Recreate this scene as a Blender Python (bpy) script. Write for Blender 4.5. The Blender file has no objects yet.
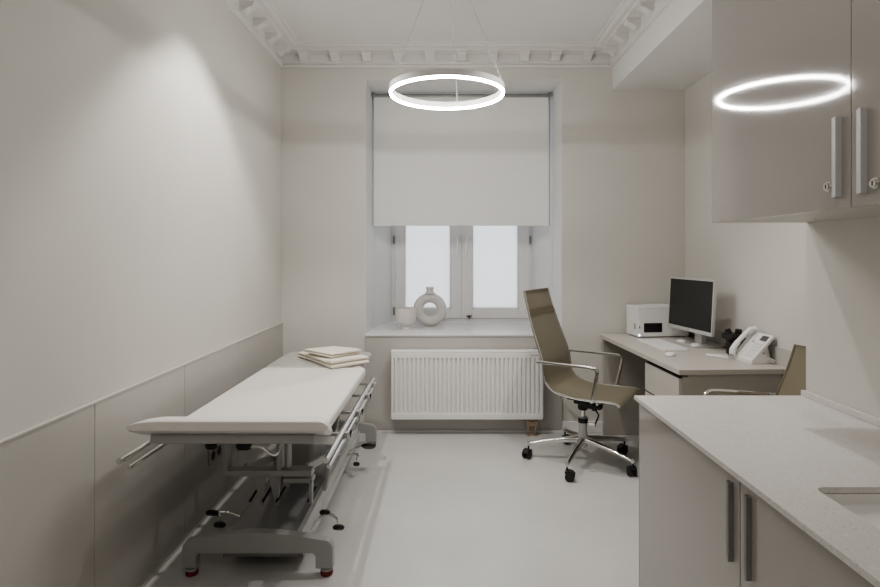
import bpy, bmesh, math, random
from mathutils import Vector, Matrix
random.seed(7)
C = bpy.context.scene.collection
PI = math.pi
R = math.radians

# ------------------------------------------------------------------ materials
def newmat(name):
    m = bpy.data.materials.new(name); m.use_nodes = True
    nt = m.node_tree
    return m, nt, nt.nodes['Principled BSDF']

def pmat(name, col, rough=0.5, metal=0.0, var=0.0, scale=8.0, bump=0.0, bscale=200.0, coat=0.0, spec=0.5, detail=4.0):
    m, nt, p = newmat(name)
    c = (col[0], col[1], col[2], 1)
    p.inputs['Base Color'].default_value = c
    p.inputs['Roughness'].default_value = rough
    p.inputs['Metallic'].default_value = metal
    p.inputs['Specular IOR Level'].default_value = spec
    if coat: 
        p.inputs['Coat Weight'].default_value = coat
        p.inputs['Coat Roughness'].default_value = 0.06
    tc = nt.nodes.new('ShaderNodeTexCoord')
    if var:
        n = nt.nodes.new('ShaderNodeTexNoise'); n.inputs['Scale'].default_value = scale; n.inputs['Detail'].default_value = detail
        nt.links.new(tc.outputs['Object'], n.inputs['Vector'])
        r = nt.nodes.new('ShaderNodeValToRGB')
        r.color_ramp.elements[0].position = 0.3; r.color_ramp.elements[1].position = 0.7
        r.color_ramp.elements[0].color = tuple(max(0, x*(1-var)) for x in col) + (1,)
        r.color_ramp.elements[1].color = tuple(min(1, x*(1+var)) for x in col) + (1,)
        nt.links.new(n.outputs['Fac'], r.inputs['Fac'])
        nt.links.new(r.outputs['Color'], p.inputs['Base Color'])
    if bump:
        n2 = nt.nodes.new('ShaderNodeTexNoise'); n2.inputs['Scale'].default_value = bscale; n2.inputs['Detail'].default_value = 3
        nt.links.new(tc.outputs['Object'], n2.inputs['Vector'])
        b = nt.nodes.new('ShaderNodeBump'); b.inputs['Strength'].default_value = bump; b.inputs['Distance'].default_value = 0.002
        nt.links.new(n2.outputs['Fac'], b.inputs['Height'])
        nt.links.new(b.outputs['Normal'], p.inputs['Normal'])
    return m

M = {}
M['wall'] = pmat('wall_paint', (.69, .668, .626), .85, var=.02, scale=2.2, bump=.05, bscale=90)
M['ceil'] = pmat('ceiling_paint', (.80, .79, .775), .9, var=.01, scale=3)
M['plaster'] = pmat('cornice_plaster', (.78, .765, .74), .8)
M['reveal'] = pmat('reveal_paint', (.76, .76, .755), .8)
M['sinkwhite'] = pmat('sink_solid_surface', (.80, .785, .765), .3)
M['dado'] = pmat('dado_laminate', (.52, .50, .468), .42, var=.02, scale=3)
M['dadotrim'] = pmat('dado_trim', (.62, .59, .55), .4)
M['base'] = pmat('baseboard_paint', (.88, .87, .85), .45)
M['floor'] = pmat('vinyl_floor', (.60, .595, .58), .26, var=.05, scale=1.6, bump=.03, bscale=60, spec=.45)
M['white_frame'] = pmat('window_paint', (.84, .83, .81), .4)
M['sill'] = pmat('sill_stone', (.74, .73, .72), .3, var=.03, scale=9)
M['blind'] = pmat('blind_fabric', (.90, .895, .88), .9, bump=.12, bscale=500)
M['greymetal'] = pmat('grey_metal', (.35, .35, .34), .4, metal=.6)
M['radiator'] = pmat('radiator_enamel', (.90, .89, .87), .35)
M['brass'] = pmat('brass_fitting', (.50, .37, .26), .4, metal=.6)
M['gloss'] = pmat('glossy_cabinet_lacquer', (.425, .40, .375), .058, spec=.5)
M['gloss_body'] = pmat('cabinet_carcass', (.55, .52, .48), .35)
M['alu'] = pmat('brushed_aluminium', (.60, .60, .60), .5, metal=.15)
M['alu_dark'] = pmat('dark_aluminium', (.27, .27, .265), .5, metal=.15)
M['chrome'] = pmat('chrome', (.78, .77, .75), .10, metal=1.0)
M['black'] = pmat('black_plastic', (.018, .017, .016), .42)
M['darkgap'] = pmat('dark_recess', (.02, .018, .016), .7)
M['bedgrey'] = pmat('bed_grey_lacquer', (.40, .395, .385), .38)
M['pan'] = pmat('glossy_grey_cover', (.26, .26, .265), .16)
M['vinyl'] = pmat('cream_vinyl', (.76, .725, .69), .42, bump=.04, bscale=250)
M['cover'] = pmat('clear_foot_cover', (.50, .485, .46), .22, var=.05, scale=14)
M['towel'] = pmat('cream_terry', (.80, .75, .66), .95, bump=.5, bscale=160)
M['red'] = pmat('red_rubber', (.20, .025, .018), .5)
M['desk'] = pmat('desk_laminate', (.58, .545, .50), .42, var=.02, scale=12)
M['deskside'] = pmat('desk_side_laminate', (.50, .47, .425), .5, var=.02, scale=12)
M['whitepl'] = pmat('white_plastic', (.84, .83, .82), .35)
M['silver'] = pmat('silver_plastic', (.62, .61, .60), .3, metal=.3)
M['screen'] = pmat('dark_screen', (.016, .016, .017), .25)
M['greyscr'] = pmat('grey_display', (.12, .12, .12), .3)
M['keys'] = pmat('key_plastic', (.80, .80, .80), .45)
M['greyink'] = pmat('grey_ink', (.42, .42, .42), .5)
M['ceramic'] = pmat('white_ceramic', (.74, .715, .69), .65, var=.04, scale=25, bump=.35, bscale=120)
M['potwhite'] = pmat('glazed_white_pot', (.80, .755, .725), .4, var=.03, scale=12)
M['socket'] = pmat('socket_grey', (.42, .40, .38), .4)
M['smoke'] = pmat('blue_grey_plastic', (.32, .38, .44), .3)
M['wire'] = pmat('steel_wire', (.62, .62, .61), .4, metal=.3)

def quartz():
    m, nt, p = newmat('speckled_quartz')
    tc = nt.nodes.new('ShaderNodeTexCoord')
    v = nt.nodes.new('ShaderNodeTexVoronoi'); v.inputs['Scale'].default_value = 260
    nt.links.new(tc.outputs['Object'], v.inputs['Vector'])
    sep = nt.nodes.new('ShaderNodeSeparateColor'); nt.links.new(v.outputs['Color'], sep.inputs['Color'])
    r = nt.nodes.new('ShaderNodeValToRGB'); r.color_ramp.interpolation = 'CONSTANT'
    e = r.color_ramp.elements
    e[0].position = 0; e[0].color = (.60, .58, .565, 1)
    e[1].position = .05; e[1].color = (.69, .665, .64, 1)
    x = e.new(.5); x.color = (.71, .685, .66, 1)
    x = e.new(.93); x.color = (.76, .75, .74, 1)
    nt.links.new(sep.outputs['Red'], r.inputs['Fac'])
    nt.links.new(r.outputs['Color'], p.inputs['Base Color'])
    p.inputs['Roughness'].default_value = .28
    return m
M['quartz'] = quartz()

def sling():
    m, nt, p = newmat('olive_mesh_fabric')
    p.inputs['Base Color'].default_value = (.24, .208, .142, 1); p.inputs['Roughness'].default_value = .55
    p.inputs['Sheen Weight'].default_value = .2
    tc = nt.nodes.new('ShaderNodeTexCoord')
    n = nt.nodes.new('ShaderNodeTexNoise'); n.inputs['Scale'].default_value = 320
    nt.links.new(tc.outputs['Object'], n.inputs['Vector'])
    b = nt.nodes.new('ShaderNodeBump'); b.inputs['Strength'].default_value = .25; b.inputs['Distance'].default_value = .001
    nt.links.new(n.outputs['Fac'], b.inputs['Height']); nt.links.new(b.outputs['Normal'], p.inputs['Normal'])
    t = nt.nodes.new('ShaderNodeBsdfTransparent')
    mx = nt.nodes.new('ShaderNodeMixShader'); mx.inputs['Fac'].default_value = .12
    nt.links.new(p.outputs['BSDF'], mx.inputs[1]); nt.links.new(t.outputs['BSDF'], mx.inputs[2])
    nt.links.new(mx.outputs['Shader'], nt.nodes['Material Output'].inputs['Surface'])
    return m
M['sling'] = sling()
M['slingdark'] = pmat('olive_seam_fabric', (.19, .162, .108), .6)

def emis(name, col, s):
    m = bpy.data.materials.new(name); m.use_nodes = True; nt = m.node_tree
    nt.nodes.remove(nt.nodes['Principled BSDF'])
    e = nt.nodes.new('ShaderNodeEmission'); e.inputs['Color'].default_value = (*col, 1); e.inputs['Strength'].default_value = s
    nt.links.new(e.outputs['Emission'], nt.nodes['Material Output'].inputs['Surface'])
    return m
M['led'] = emis('led_diffuser', (1, .98, .955), 88.0)
M['ledblue'] = emis('status_light', (.55, .65, 1), 6.0)

def frosted():
    m = bpy.data.materials.new('frosted_glass'); m.use_nodes = True; nt = m.node_tree
    p = nt.nodes['Principled BSDF']
    p.inputs['Base Color'].default_value = (.80, .83, .86, 1); p.inputs['Roughness'].default_value = .35
    t = nt.nodes.new('ShaderNodeBsdfTranslucent'); t.inputs['Color'].default_value = (.96, .97, 1, 1)
    mx = nt.nodes.new('ShaderNodeMixShader'); mx.inputs['Fac'].default_value = .75
    nt.links.new(p.outputs['BSDF'], mx.inputs[1]); nt.links.new(t.outputs['BSDF'], mx.inputs[2])
    nt.links.new(mx.outputs['Shader'], nt.nodes['Material Output'].inputs['Surface'])
    return m
M['frosted'] = frosted()

# ------------------------------------------------------------------ mesh builder
def smooth_path(pts, n=6):
    pts = [Vector(p) for p in pts]; out = []
    for i in range(len(pts)-1):
        p0 = pts[max(i-1, 0)]; p1 = pts[i]; p2 = pts[i+1]; p3 = pts[min(i+2, len(pts)-1)]
        for k in range(n):
            t = k/n
            out.append(.5*((2*p1)+(p2-p0)*t+(2*p0-5*p1+4*p2-p3)*t*t+(3*p1-p0-3*p2+p3)*t**3))
    out.append(pts[-1]); return out

def rrect(x0, x1, y0, y1, r, n=6):
    if not isinstance(r, (list, tuple)): r = (r,)*4
    cs = [(x0, y0, r[0], PI), (x1, y0, r[1], 1.5*PI), (x1, y1, r[2], 0), (x0, y1, r[3], .5*PI)]
    out = []
    for (cx, cy, rr, a) in cs:
        if rr <= 0: out.append((cx, cy)); continue
        ox = cx + (rr if cx == x0 else -rr); oy = cy + (rr if cy == y0 else -rr)
        for k in range(n+1):
            t = a + k/n*PI/2; out.append((ox+rr*math.cos(t), oy+rr*math.sin(t)))
    return out

class MB:
    def __init__(s): s.bm = bmesh.new()
    def add(s, tmp, mat=None):
        if mat is not None: bmesh.ops.transform(tmp, matrix=mat, verts=tmp.verts)
        me = bpy.data.meshes.new('t'); tmp.to_mesh(me); tmp.free()
        s.bm.from_mesh(me); bpy.data.meshes.remove(me); return s
    def box(s, x0, x1, y0, y1, z0, z1, bev=0, seg=2, mat=None):
        t = bmesh.new(); bmesh.ops.create_cube(t, size=1)
        for v in t.verts:
            v.co = Vector((x0+(v.co.x+.5)*(x1-x0), y0+(v.co.y+.5)*(y1-y0), z0+(v.co.z+.5)*(z1-z0)))
        if bev: bmesh.ops.bevel(t, geom=t.edges[:], offset=bev, segments=seg, affect='EDGES', profile=.5)
        return s.add(t, mat)
    def prism(s, poly, a0, a1, axis='z', bev=0, seg=3, mat=None, bevel_sides=False):
        t = bmesh.new()
        def P(u, v, w):
            return {'z': (u, v, w), 'y': (u, w, v), 'x': (w, u, v)}[axis]
        lo = [t.verts.new(P(u, v, a0)) for u, v in poly]; hi = [t.verts.new(P(u, v, a1)) for u, v in poly]
        f0 = t.faces.new(lo); f1 = t.faces.new(hi)
        n = len(poly)
        for i in range(n): t.faces.new((lo[i], lo[(i+1) % n], hi[(i+1) % n], hi[i]))
        bmesh.ops.recalc_face_normals(t, faces=t.faces[:])
        if bev:
            es = set(f0.edges) | set(f1.edges)
            bmesh.ops.bevel(t, geom=list(es), offset=bev, segments=seg, affect='EDGES', profile=.5)
        return s.add(t, mat)
    def tube(s, pts, r, seg=10, closed=False, mat=None, flat=None):
        pts = [Vector(p) for p in pts]; n = len(pts)
        rs = r if isinstance(r, (list, tuple)) else [r]*n
        t = bmesh.new(); rings = []
        up = None
        for i in range(n):
            if closed: d = pts[(i+1) % n]-pts[i-1]
            else: d = pts[min(i+1, n-1)]-pts[max(i-1, 0)]
            d.normalize()
            if up is None:
                up = Vector((0, 0, 1)) if abs(d.z) < .9 else Vector((0, 1, 0))
            a = up - d*up.dot(d)
            if a.length < 1e-5: a = d.orthogonal()
            a.normalize(); up = a; b = d.cross(a)
            f = flat or 1
            rings.append([t.verts.new(pts[i]+(a*math.cos(2*PI*k/seg)*f+b*math.sin(2*PI*k/seg))*rs[i]) for k in range(seg)])
        for i in range(n if closed else n-1):
            A = rings[i]; B = rings[(i+1) % n]
            for k in range(seg): t.faces.new((A[k], A[(k+1) % seg], B[(k+1) % seg], B[k]))
        if not closed:
            t.faces.new(rings[0]); t.faces.new(rings[-1])
        bmesh.ops.recalc_face_normals(t, faces=t.faces[:])
        return s.add(t, mat)
    def lathe(s, prof, c=(0, 0, 0), seg=28, mat=None, cap=True):
        t = bmesh.new(); rings = []
        for (r, z) in prof:
            rings.append([t.verts.new((c[0]+r*math.cos(2*PI*k/seg), c[1]+r*math.sin(2*PI*k/seg), c[2]+z)) for k in range(seg)])
        for A, B in zip(rings, rings[1:]):
            for k in range(seg): t.faces.new((A[k], A[(k+1) % seg], B[(k+1) % seg], B[k]))
        if cap: t.faces.new(rings[0]); t.faces.new(rings[-1])
        bmesh.ops.recalc_face_normals(t, faces=t.faces[:])
        return s.add(t, mat)
    def ring(s, prof, c, seg=96):     # closed cross-section (r,z) swept round z
        t = bmesh.new(); rings = []
        for k in range(seg):
            a = 2*PI*k/seg
            rings.append([t.verts.new((c[0]+r*math.cos(a), c[1]+r*math.sin(a), c[2]+z)) for r, z in prof])
        m = len(prof)
        for k in range(seg):
            A = rings[k]; B = rings[(k+1) % seg]
            for j in range(m): t.faces.new((A[j], A[(j+1) % m], B[(j+1) % m], B[j]))
        bmesh.ops.recalc_face_normals(t, faces=t.faces[:])
        return s.add(t)
    def strip(s, prof, v0, v1, axis='x', th=.004, mat=None, w=None):   # open profile (list of 2D) swept with thickness
        # axis = lateral axis 'y': profile in (x,z)
        t = bmesh.new(); n = len(prof); A = []; B = []
        for i, (u, z) in enumerate(prof):
            u0, z0 = prof[max(i-1, 0)]; u1, z1 = prof[min(i+1, n-1)]
            d = Vector((u1-u0, z1-z0)).normalized(); nx, nz = -d.y*th/2, d.x*th/2
            k = w[i] if w else 1
            A.append([t.verts.new((u+nx, v0*k, z+nz)), t.verts.new((u+nx, v1*k, z+nz)), t.verts.new((u-nx, v1*k, z-nz)), t.verts.new((u-nx, v0*k, z-nz))])
        for a, b in zip(A, A[1:]):
            for k in range(4): t.faces.new((a[k], a[(k+1) % 4], b[(k+1) % 4], b[k]))
        t.faces.new(A[0]); t.faces.new(A[-1])
        bmesh.ops.recalc_face_normals(t, faces=t.faces[:])
        return s.add(t, mat)
    def build(s, name, mat, parent=None, label=None, world=False, angle=35, pivot=None):
        root = parent
        while root is not None and root.parent is not None: root = root.parent
        if world and root is not None:
            mw = Matrix.LocRotScale(root.location, root.rotation_euler, None)
            bmesh.ops.transform(s.bm, matrix=mw.inverted(), verts=s.bm.verts)
        if pivot is not None: bmesh.ops.translate(s.bm, vec=-Vector(pivot), verts=s.bm.verts)
        me = bpy.data.meshes.new(name); s.bm.to_mesh(me); s.bm.free()
        for p in me.polygons: p.use_smooth = True
        me.set_sharp_from_angle(angle=R(angle))
        me.materials.append(M[mat])
        o = bpy.data.objects.new(name, me); C.objects.link(o)
        wn = o.modifiers.new('weighted_normal', 'WEIGHTED_NORMAL'); wn.keep_sharp = True; wn.weight = 100
        if pivot is not None: o.location = pivot
        if parent is not None: o.parent = parent
        if label: o['label'] = label
        return o

def thing(name, label, cat, loc=(0, 0, 0), rz=0, group=None):
    o = bpy.data.objects.new(name, None); C.objects.link(o); o.location = loc; o.rotation_euler = (0, 0, rz)
    o.empty_display_size = .05
    o['label'] = label; o['category'] = cat
    if group: o['group'] = group
    return o
def tag(o, label, cat, group=None):
    o['label'] = label; o['category'] = cat
    if group: o['group'] = group
    return o
def struct(o, label=None, cat=None):
    o['kind'] = 'structure'
    if label: o['label'] = label
    if cat: o['category'] = cat
    return o

# ------------------------------------------------------------------ dimensions (metres; camera stands at x=0 y=0)
XL, XN, XB, YB, YR, ZC = -1.29, 1.87, 1.26, 4.38, -1.3, 2.985
RX0, RX1, RZ1, SILL = -.633, .907, 2.76, .766
YW = 5.13

# ------------------------------------------------------------------ room shell
struct(MB().box(XL-.15, XN+.15, YR-.15, YW+.12, -.1, 0).build('floor', 'floor'), 'pale grey sheet vinyl floor', 'floor')
struct(MB().box(XL-.15, XN+.15, YR-.15, YW+.12, ZC, ZC+.1).build('ceiling', 'ceil'), 'off-white flat plaster ceiling', 'ceiling')
struct(MB().box(XL-.15, XL, YR-.15, YW+.12, 0, ZC).build('wall_left', 'wall'), 'warm grey painted wall beside the couch', 'wall')
wb = MB()
wb.box(XL, RX0, YB, YW+.12, 0, ZC).box(RX1, XN+.15, YB, YW+.12, 0, ZC)
wb.box(RX0, RX1, YB, YW+.12, RZ1, ZC).box(RX0, RX1, YB, YW+.12, 0, SILL-.016)
struct(wb.build('wall_back', 'wall'), 'warm grey painted wall with the deep window recess', 'wall')
struct(MB().box(XN, XN+.15, 1.96, YB, 0, ZC).build('wall_right', 'wall'), 'painted wall of the desk niche', 'wall')
struct(MB().box(XB, XN+.15, YR-.15, 1.96, 0, ZC).build('wall_right_front', 'wall'), 'projecting painted wall behind the worktop', 'wall')
struct(MB().box(XL-.15, XN+.15, YR-.15, YR, 0, ZC).build('wall_rear', 'wall'), 'painted wall behind the viewer', 'wall')
struct(MB().box(1.30, XN, 1.96, YB, 2.674, ZC).build('ceiling_bulkhead', 'ceil'), 'boxed-in bulkhead above the desk niche', 'ceiling')
# recess lining (thin painted reveal) and splayed inner jambs
rv = MB()
e = .004
rv.box(RX0, RX0+e, YB+.002, 4.92, SILL, RZ1).box(RX1-e, RX1, YB+.002, 4.92, SILL, RZ1).box(RX0+e, RX1-e, YB+.002, YW, RZ1-e, RZ1)
rv.prism([(RX0, 4.92), (RX0+.005, 4.92), (-.495, 5.125), (-.495, YW+.1), (RX0, YW+.1)], SILL, RZ1-e)
rv.prism([(RX1, 4.92), (RX1, YW+.1), (.785, YW+.1), (.785, 5.125), (RX1-.005, 4.92)], SILL, RZ1-e)
struct(rv.build('trim_1', 'reveal'), 'pale painted lining of the window recess', 'window reveal')

# cornice: one moulding running left wall - back wall - bulkhead, with its row of bracket blocks
prof = [(0, 2.848), (.016, 2.848), (.024, 2.853), (.026, 2.862), (.020, 2.870), (.012, 2.874), (.016, 2.882), (.020, 2.888), (.020, 2.945),
        (.118, 2.945), (.122, 2.948), (.122, 2.958), (.132, 2.961), (.150, 2.962), (.162, 2.968), (.168, 2.974), (.186, 2.976), (.190, 2.985), (0, 2.985)]
t = bmesh.new(); rows = []
YE = .2
for p, z in prof:
    rows.append([t.verts.new(q) for q in ((XL+p, YE, z), (XL+p, YB-p, z), (1.30-p, YB-p, z), (1.30-p, YE, z))])
n = len(prof)
for i in range(n):
    A, B = rows[i], rows[(i+1) % n]
    for k in range(3): t.faces.new((A[k], A[k+1], B[k+1], B[k]))
t.faces.new([r[0] for r in rows]); t.faces.new([r[3] for r in rows])
bmesh.ops.recalc_face_normals(t, faces=t.faces[:])
co = MB(); co.add(t)
bp = [(.018, 2.946), (.108, 2.946), (.108, 2.928), (.102, 2.919), (.080, 2.913), (.060, 2.899), (.046, 2.889), (.018, 2.886)]
cap = [(.018, 2.946), (.114, 2.946), (.114, 2.936), (.018, 2.936)]
def bracket(mat):
    co.prism(bp, -.035, .035, 'x', mat=mat); co.prism(cap, -.041, .041, 'x', mat=mat)
# local: profile p along +y(local), z up, lateral along x
for k in range(11):
    x = -1.095+.2425*k
    if x < 1.25: bracket(Matrix.Translation((x, YB, 0)) @ Matrix.Rotation(PI, 4, 'Z'))
for k in range(16):
    y = 4.20-.2425*k
    if y < .3: break
    bracket(Matrix.Translation((XL, y, 0)) @ Matrix.Rotation(-PI/2, 4, 'Z'))
    bracket(Matrix.Translation((1.30, y, 0)) @ Matrix.Rotation(PI/2, 4, 'Z'))
struct(co.build('trim_2', 'plaster', angle=18), 'white plaster cornice with a row of bracket blocks', 'cornice')

# dado panels along the left wall
dp = MB()
ys = [YR, -.765, -.065, .635, 1.335, 2.035, 2.735, 3.435, YB]
for a, b in zip(ys, ys[1:]):
    dp.box(XL, XL+.014, a+.0015, b-.0015, .03, .852, bev=.001, seg=1)
struct(dp.build('trim_3', 'dado'), 'taupe dado panels along the left wall', 'dado panel')
struct(MB().box(XL, XL+.017, YR, YB, .852, .860, bev=.002).build('trim_4', 'dadotrim'), 'pale capping strip on the left dado', 'dado cap')
struct(MB().prism([(XL, 0), (XL+.024, 0), (XL+.024, .004), (XL+.017, .010), (XL+.014, .03), (XL, .03)], YR, YB, 'y').build('baseboard_left', 'dado'), 'low pale skirting cove on the left', 'skirting')
struct(MB().box(RX0, RX1, YB-.012, YB, .02, SILL-.017, bev=.0015).build('trim_5', 'dado'), 'taupe panel below the window sill', 'dado panel')
struct(MB().box(XN-.012, XN, 1.96, YB, .07, .872, bev=.0015).build('trim_6', 'dado'), 'taupe dado panel in the desk niche', 'dado panel')
bb = MB()
bb.box(XL+.03, RX1, YB-.018, YB-.0125, 0, .018, bev=.002).box(RX1, XN, YB-.014, YB, 0, .085, bev=.003)
struct(bb.build('baseboard_back', 'base'), 'pale skirting on the window wall', 'skirting')
struct(MB().box(XN-.016, XN, 1.96, YB-.016, 0, .07, bev=.003).build('baseboard_right', 'base'), 'pale skirting in the desk niche', 'skirting')

# ------------------------------------------------------------------ window
win = bpy.data.objects.new('window_1', None); C.objects.link(win); win.location = (.145, YW, SILL)
struct(win, 'white painted double casement window with frosted panes', 'window')
WT = 2.72
fr = MB()
fr.box(-.495, -.467, YW, YW+.08, SILL, WT, bev=.003).box(.762, .785, YW, YW+.08, SILL, WT, bev=.003)
fr.box(-.467, .762, YW, YW+.08, SILL, .80, bev=.003).box(-.467, .762, YW, YW+.08, WT-.06, WT, bev=.003)
fr.box(-.495, .785, YW, YW+.08, WT, RZ1)
fr.build('window_frame', 'white_frame', win, world=True)
for (a, b, g0, g1, nm) in ((-.465, .1425, -.381, .046, 'l'), (.1435, .760, .238, .665, 'r')):
    sb = MB(); y0, y1 = YW-.012, YW+.045
    z0, z1 = .802, WT-.062
    for q in ((a, g0, z0, z1), (g1, b, z0, z1), (g0, g1, z0, .889), (g0, g1, z1-.085, z1)):
        sb.box(q[0], q[1], y0, y1, q[2], q[3], bev=.003)
    for q in ((g0, g0+.012, .889, z1-.085), (g1-.012, g1, .889, z1-.085), (g0, g1, .889, .901), (g0, g1, z1-.097, z1-.085)):
        sb.box(q[0], q[1], y0+.016, y1-.01, q[2], q[3], bev=.002)
    sash = sb.build('sash', 'white_frame', win, world=True)
    MB().box(g0, g1, YW+.012, YW+.02, .889, z1-.085).build('pane', 'frosted', sash, world=True)
    hx = .108 if nm == 'l' else .182
    hb = MB().box(hx-.014, hx+.014, y0-.006, y0, 1.49, 1.57, bev=.003)
    hb.tube(smooth_path([(hx, y0-.004, 1.545), (hx, y0-.04, 1.545), (hx, y0-.045, 1.53), (hx, y0-.045, 1.375)], 4), .0115, 10)
    hb.build('handle', 'whitepl', sash, world=True)
    ox = -.475 if nm == 'l' else .77
    for z in (.87, 1.52):
        h = MB().tube([(ox, YW-.014, z-.033), (ox, YW-.014, z+.033)], .008, 10)
        h.tube([(ox, YW-.014, z-.038), (ox, YW-.014, z+.038)], .004, 8)
        h.build('hinge', 'alu_dark', sash, world=True)
    if nm == 'r':
        k = MB().tube([(.208, y0, .823), (.208, y0-.02, .823)], .011, 12).tube([(.185, y0-.022, .825), (.235, y0-.022, .828)], .006, 8).tube([(.208, y0-.022, .823), (.214, y0-.024, .802)], .006, 8)
        k.build('latch', 'black', sash, 'small dark window latch', world=True)
sl = MB().prism(rrect(RX0+.001, RX1-.001, YB-.02, YW, .0), SILL-.016, SILL, bev=.002)
sl.build('window_sill', 'sill', win, 'white stone window sill', world=True)

# roller blind
YBL = 4.735
rb = thing('roller_blind', 'pale grey fabric roller blind half lowered over the window', 'blind', (.128, YBL, 1.636))
MB().box(-.608, .866, YBL-.0015, YBL+.0015, 1.645, 2.735).build('fabric', 'blind', rb, world=True)
MB().tube([(-.615, YBL+.012, 2.728), (.873, YBL+.012, 2.728)], .019, 16).build('roller_tube', 'greymetal', rb, world=True)
MB().box(-.612, .870, YBL-.008, YBL+.008, 1.630, 1.648, bev=.004).build('bottom_bar', 'blind', rb, world=True)
for x in (-.6175, .8755):
    s = -1 if x < 0 else 1
    b = MB().box(x-.006, x+.006, YBL-.02, YBL+.04, 2.705, RZ1-.005, bev=.002).tube([(x-.010, YBL-.022, 2.728), (x+.010, YBL-.022, 2.728)], .012, 12)
    b.build('bracket', 'greymetal', rb, world=True)
    MB().tube([(x, YBL-.002, 1.63), (x, YBL-.002, 2.71)], .004, 6).build('guide_wire', 'greymetal', rb, world=True)
ch = MB()
ch.tube([(.893, YBL-.02, 1.1), (.893, YBL-.02, 2.72)], .0025, 6).tube([(.893, YBL+.012, 1.1), (.893, YBL+.012, 2.72)], .0025, 6)
ch.tube(smooth_path([(.893, YBL-.02, 1.1), (.893, YBL-.004, 1.085), (.893, YBL+.012, 1.1)], 4), .0025, 6)
ch.build('pull_chain', 'whitepl', rb, world=True)

# ------------------------------------------------------------------ sill ornaments
pot = thing('ceramic_pot', 'small white footed ceramic pot left of the ring vase', 'pot', (-.336, 4.70, SILL))
pot.scale = (.98, .98, 1.13)
MB().lathe([(.001, 0), (.048, 0), (.05, .004), (.044, .018), (.05, .028), (.072, .04), (.083, .06), (.086, .10), (.085, .152), (.078, .154), (.077, .10), (.07, .06), (.03, .05), (.001, .05)], seg=40).build('bowl', 'potwhite', pot)
vs = thing('ring_vase', 'off-white ceramic donut vase with a round hole and short neck', 'vase', (-.140, 4.86, SILL))
vs.scale = (.97, .97, .97)
v = MB()
Rm, rm = .106, .0435
pts = []; rads = []
t = bmesh.new(); rings = []
NS = 48
for k in range(NS):
    a = 2*PI*k/NS
    c = Vector((Rm*math.cos(a), 0, .1475+Rm*math.sin(a)))
    er = Vector((math.cos(a), 0, math.sin(a)))
    rings.append([t.verts.new(c+er*rm*math.cos(b)+Vector((0, 1, 0))*rm*1.1*math.sin(b)) for b in [2*PI*j/18 for j in range(18)]])
for k in range(NS):
    A, B = rings[k], rings[(k+1) % NS]
    for j in range(18): t.faces.new((A[j], A[(j+1) % 18], B[(j+1) % 18], B[j]))
for vv in t.verts: vv.co.z = max(vv.co.z, 0.0)
bmesh.ops.recalc_face_normals(t, faces=t.faces[:])
v.add(t)
v.build('body', 'ceramic', vs)
MB().lathe([(.05, .292), (.036, .303), (.031, .315), (.032, .328), (.036, .344), (.034, .350), (.028, .350), (.026, .335), (.025, .31)], seg=24, cap=False).build('neck', 'ceramic', vs)

# ------------------------------------------------------------------ radiator
ra = thing('panel_radiator', 'white ribbed panel radiator below the window sill', 'radiator', (.16, YB-.10, .13))
x0, x1, z0, z1 = -.42, .741, .131, .652
yf, yk = 4.262, 4.352
b = MB()
b.box(x0+.004, x1-.004, yf+.030, yf+.046, z0, z1-.01, bev=.004)
# ribs: vertical pressed channels
nr = 33; pitch = (x1-x0-.05)/nr
poly = []
for k in range(nr):
    xx = x0+.025+pitch*k
    poly += [(xx, yf+.018), (xx+.004, yf+.005), (xx+.008, yf+.0015), (xx+pitch-.011, yf+.0015), (xx+pitch-.007, yf+.005), (xx+pitch-.003, yf+.018)]
bp2 = [(x0+.006, yf+.034), (x0+.006, yf+.0015), (x0+.02, yf+.0015)] + poly + [(x1-.02, yf+.0015), (x1-.006, yf+.0015), (x1-.006, yf+.034)]
b.prism(bp2, z0+.045, z1-.05)
b.box(x0+.004, x1-.004, yf, yf+.032, z0, z0+.05, bev=.006).box(x0+.004, x1-.004, yf, yf+.032, z1-.055, z1-.012, bev=.006)
b.build('front_panel', 'radiator', ra, world=True)
MB().box(x0+.01, x1-.01, yk-.02, yk, z0, z1-.01, bev=.004).build('back_panel', 'radiator', ra, world=True)
for xa, xb in ((x0, x0+.004), (x1-.004, x1)):
    MB().box(xa, xb, yf+.004, yk, z0+.01, z1, bev=.0015).build('side_cover', 'radiator', ra, world=True)
g = MB().box(x0, x1, yf+.002, yk, z1-.012, z1, bev=.003)
g.build('top_grille', 'radiator', ra, world=True)
MB().box(x1-.10, x1-.035, yf-.001, yf, z1-.034, z1-.028).build('badge', 'greyink', ra, 'tiny grey maker mark', world=True)
for xx in (x1-.11, x1-.055):
    vb = MB().tube([(xx, 4.30, .02), (xx, 4.30, z0)], .0075, 10).tube([(xx, 4.30, .075), (xx, 4.30, .115)], .015, 12).tube([(xx, 4.30, .085), (xx, 4.265, .085)], .010, 12)
    if xx < x1-.08: vb.box(xx-.012, xx+.067, 4.285, 4.312, .078, .108, bev=.005)
    vb.build('valve', 'brass', ra, 'brass pipe valve', world=True)
    MB().lathe([(.02, 0), (.02, .006), (.011, .012)], (xx, 4.30, 0), 16).build('pipe_collar', 'brass', ra, world=True)
for xx in (x0+.2, x1-.2):
    MB().box(xx-.015, xx+.015, yk, YB-.0125, .25, .55).build('wall_bracket', 'radiator', ra, world=True)

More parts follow.
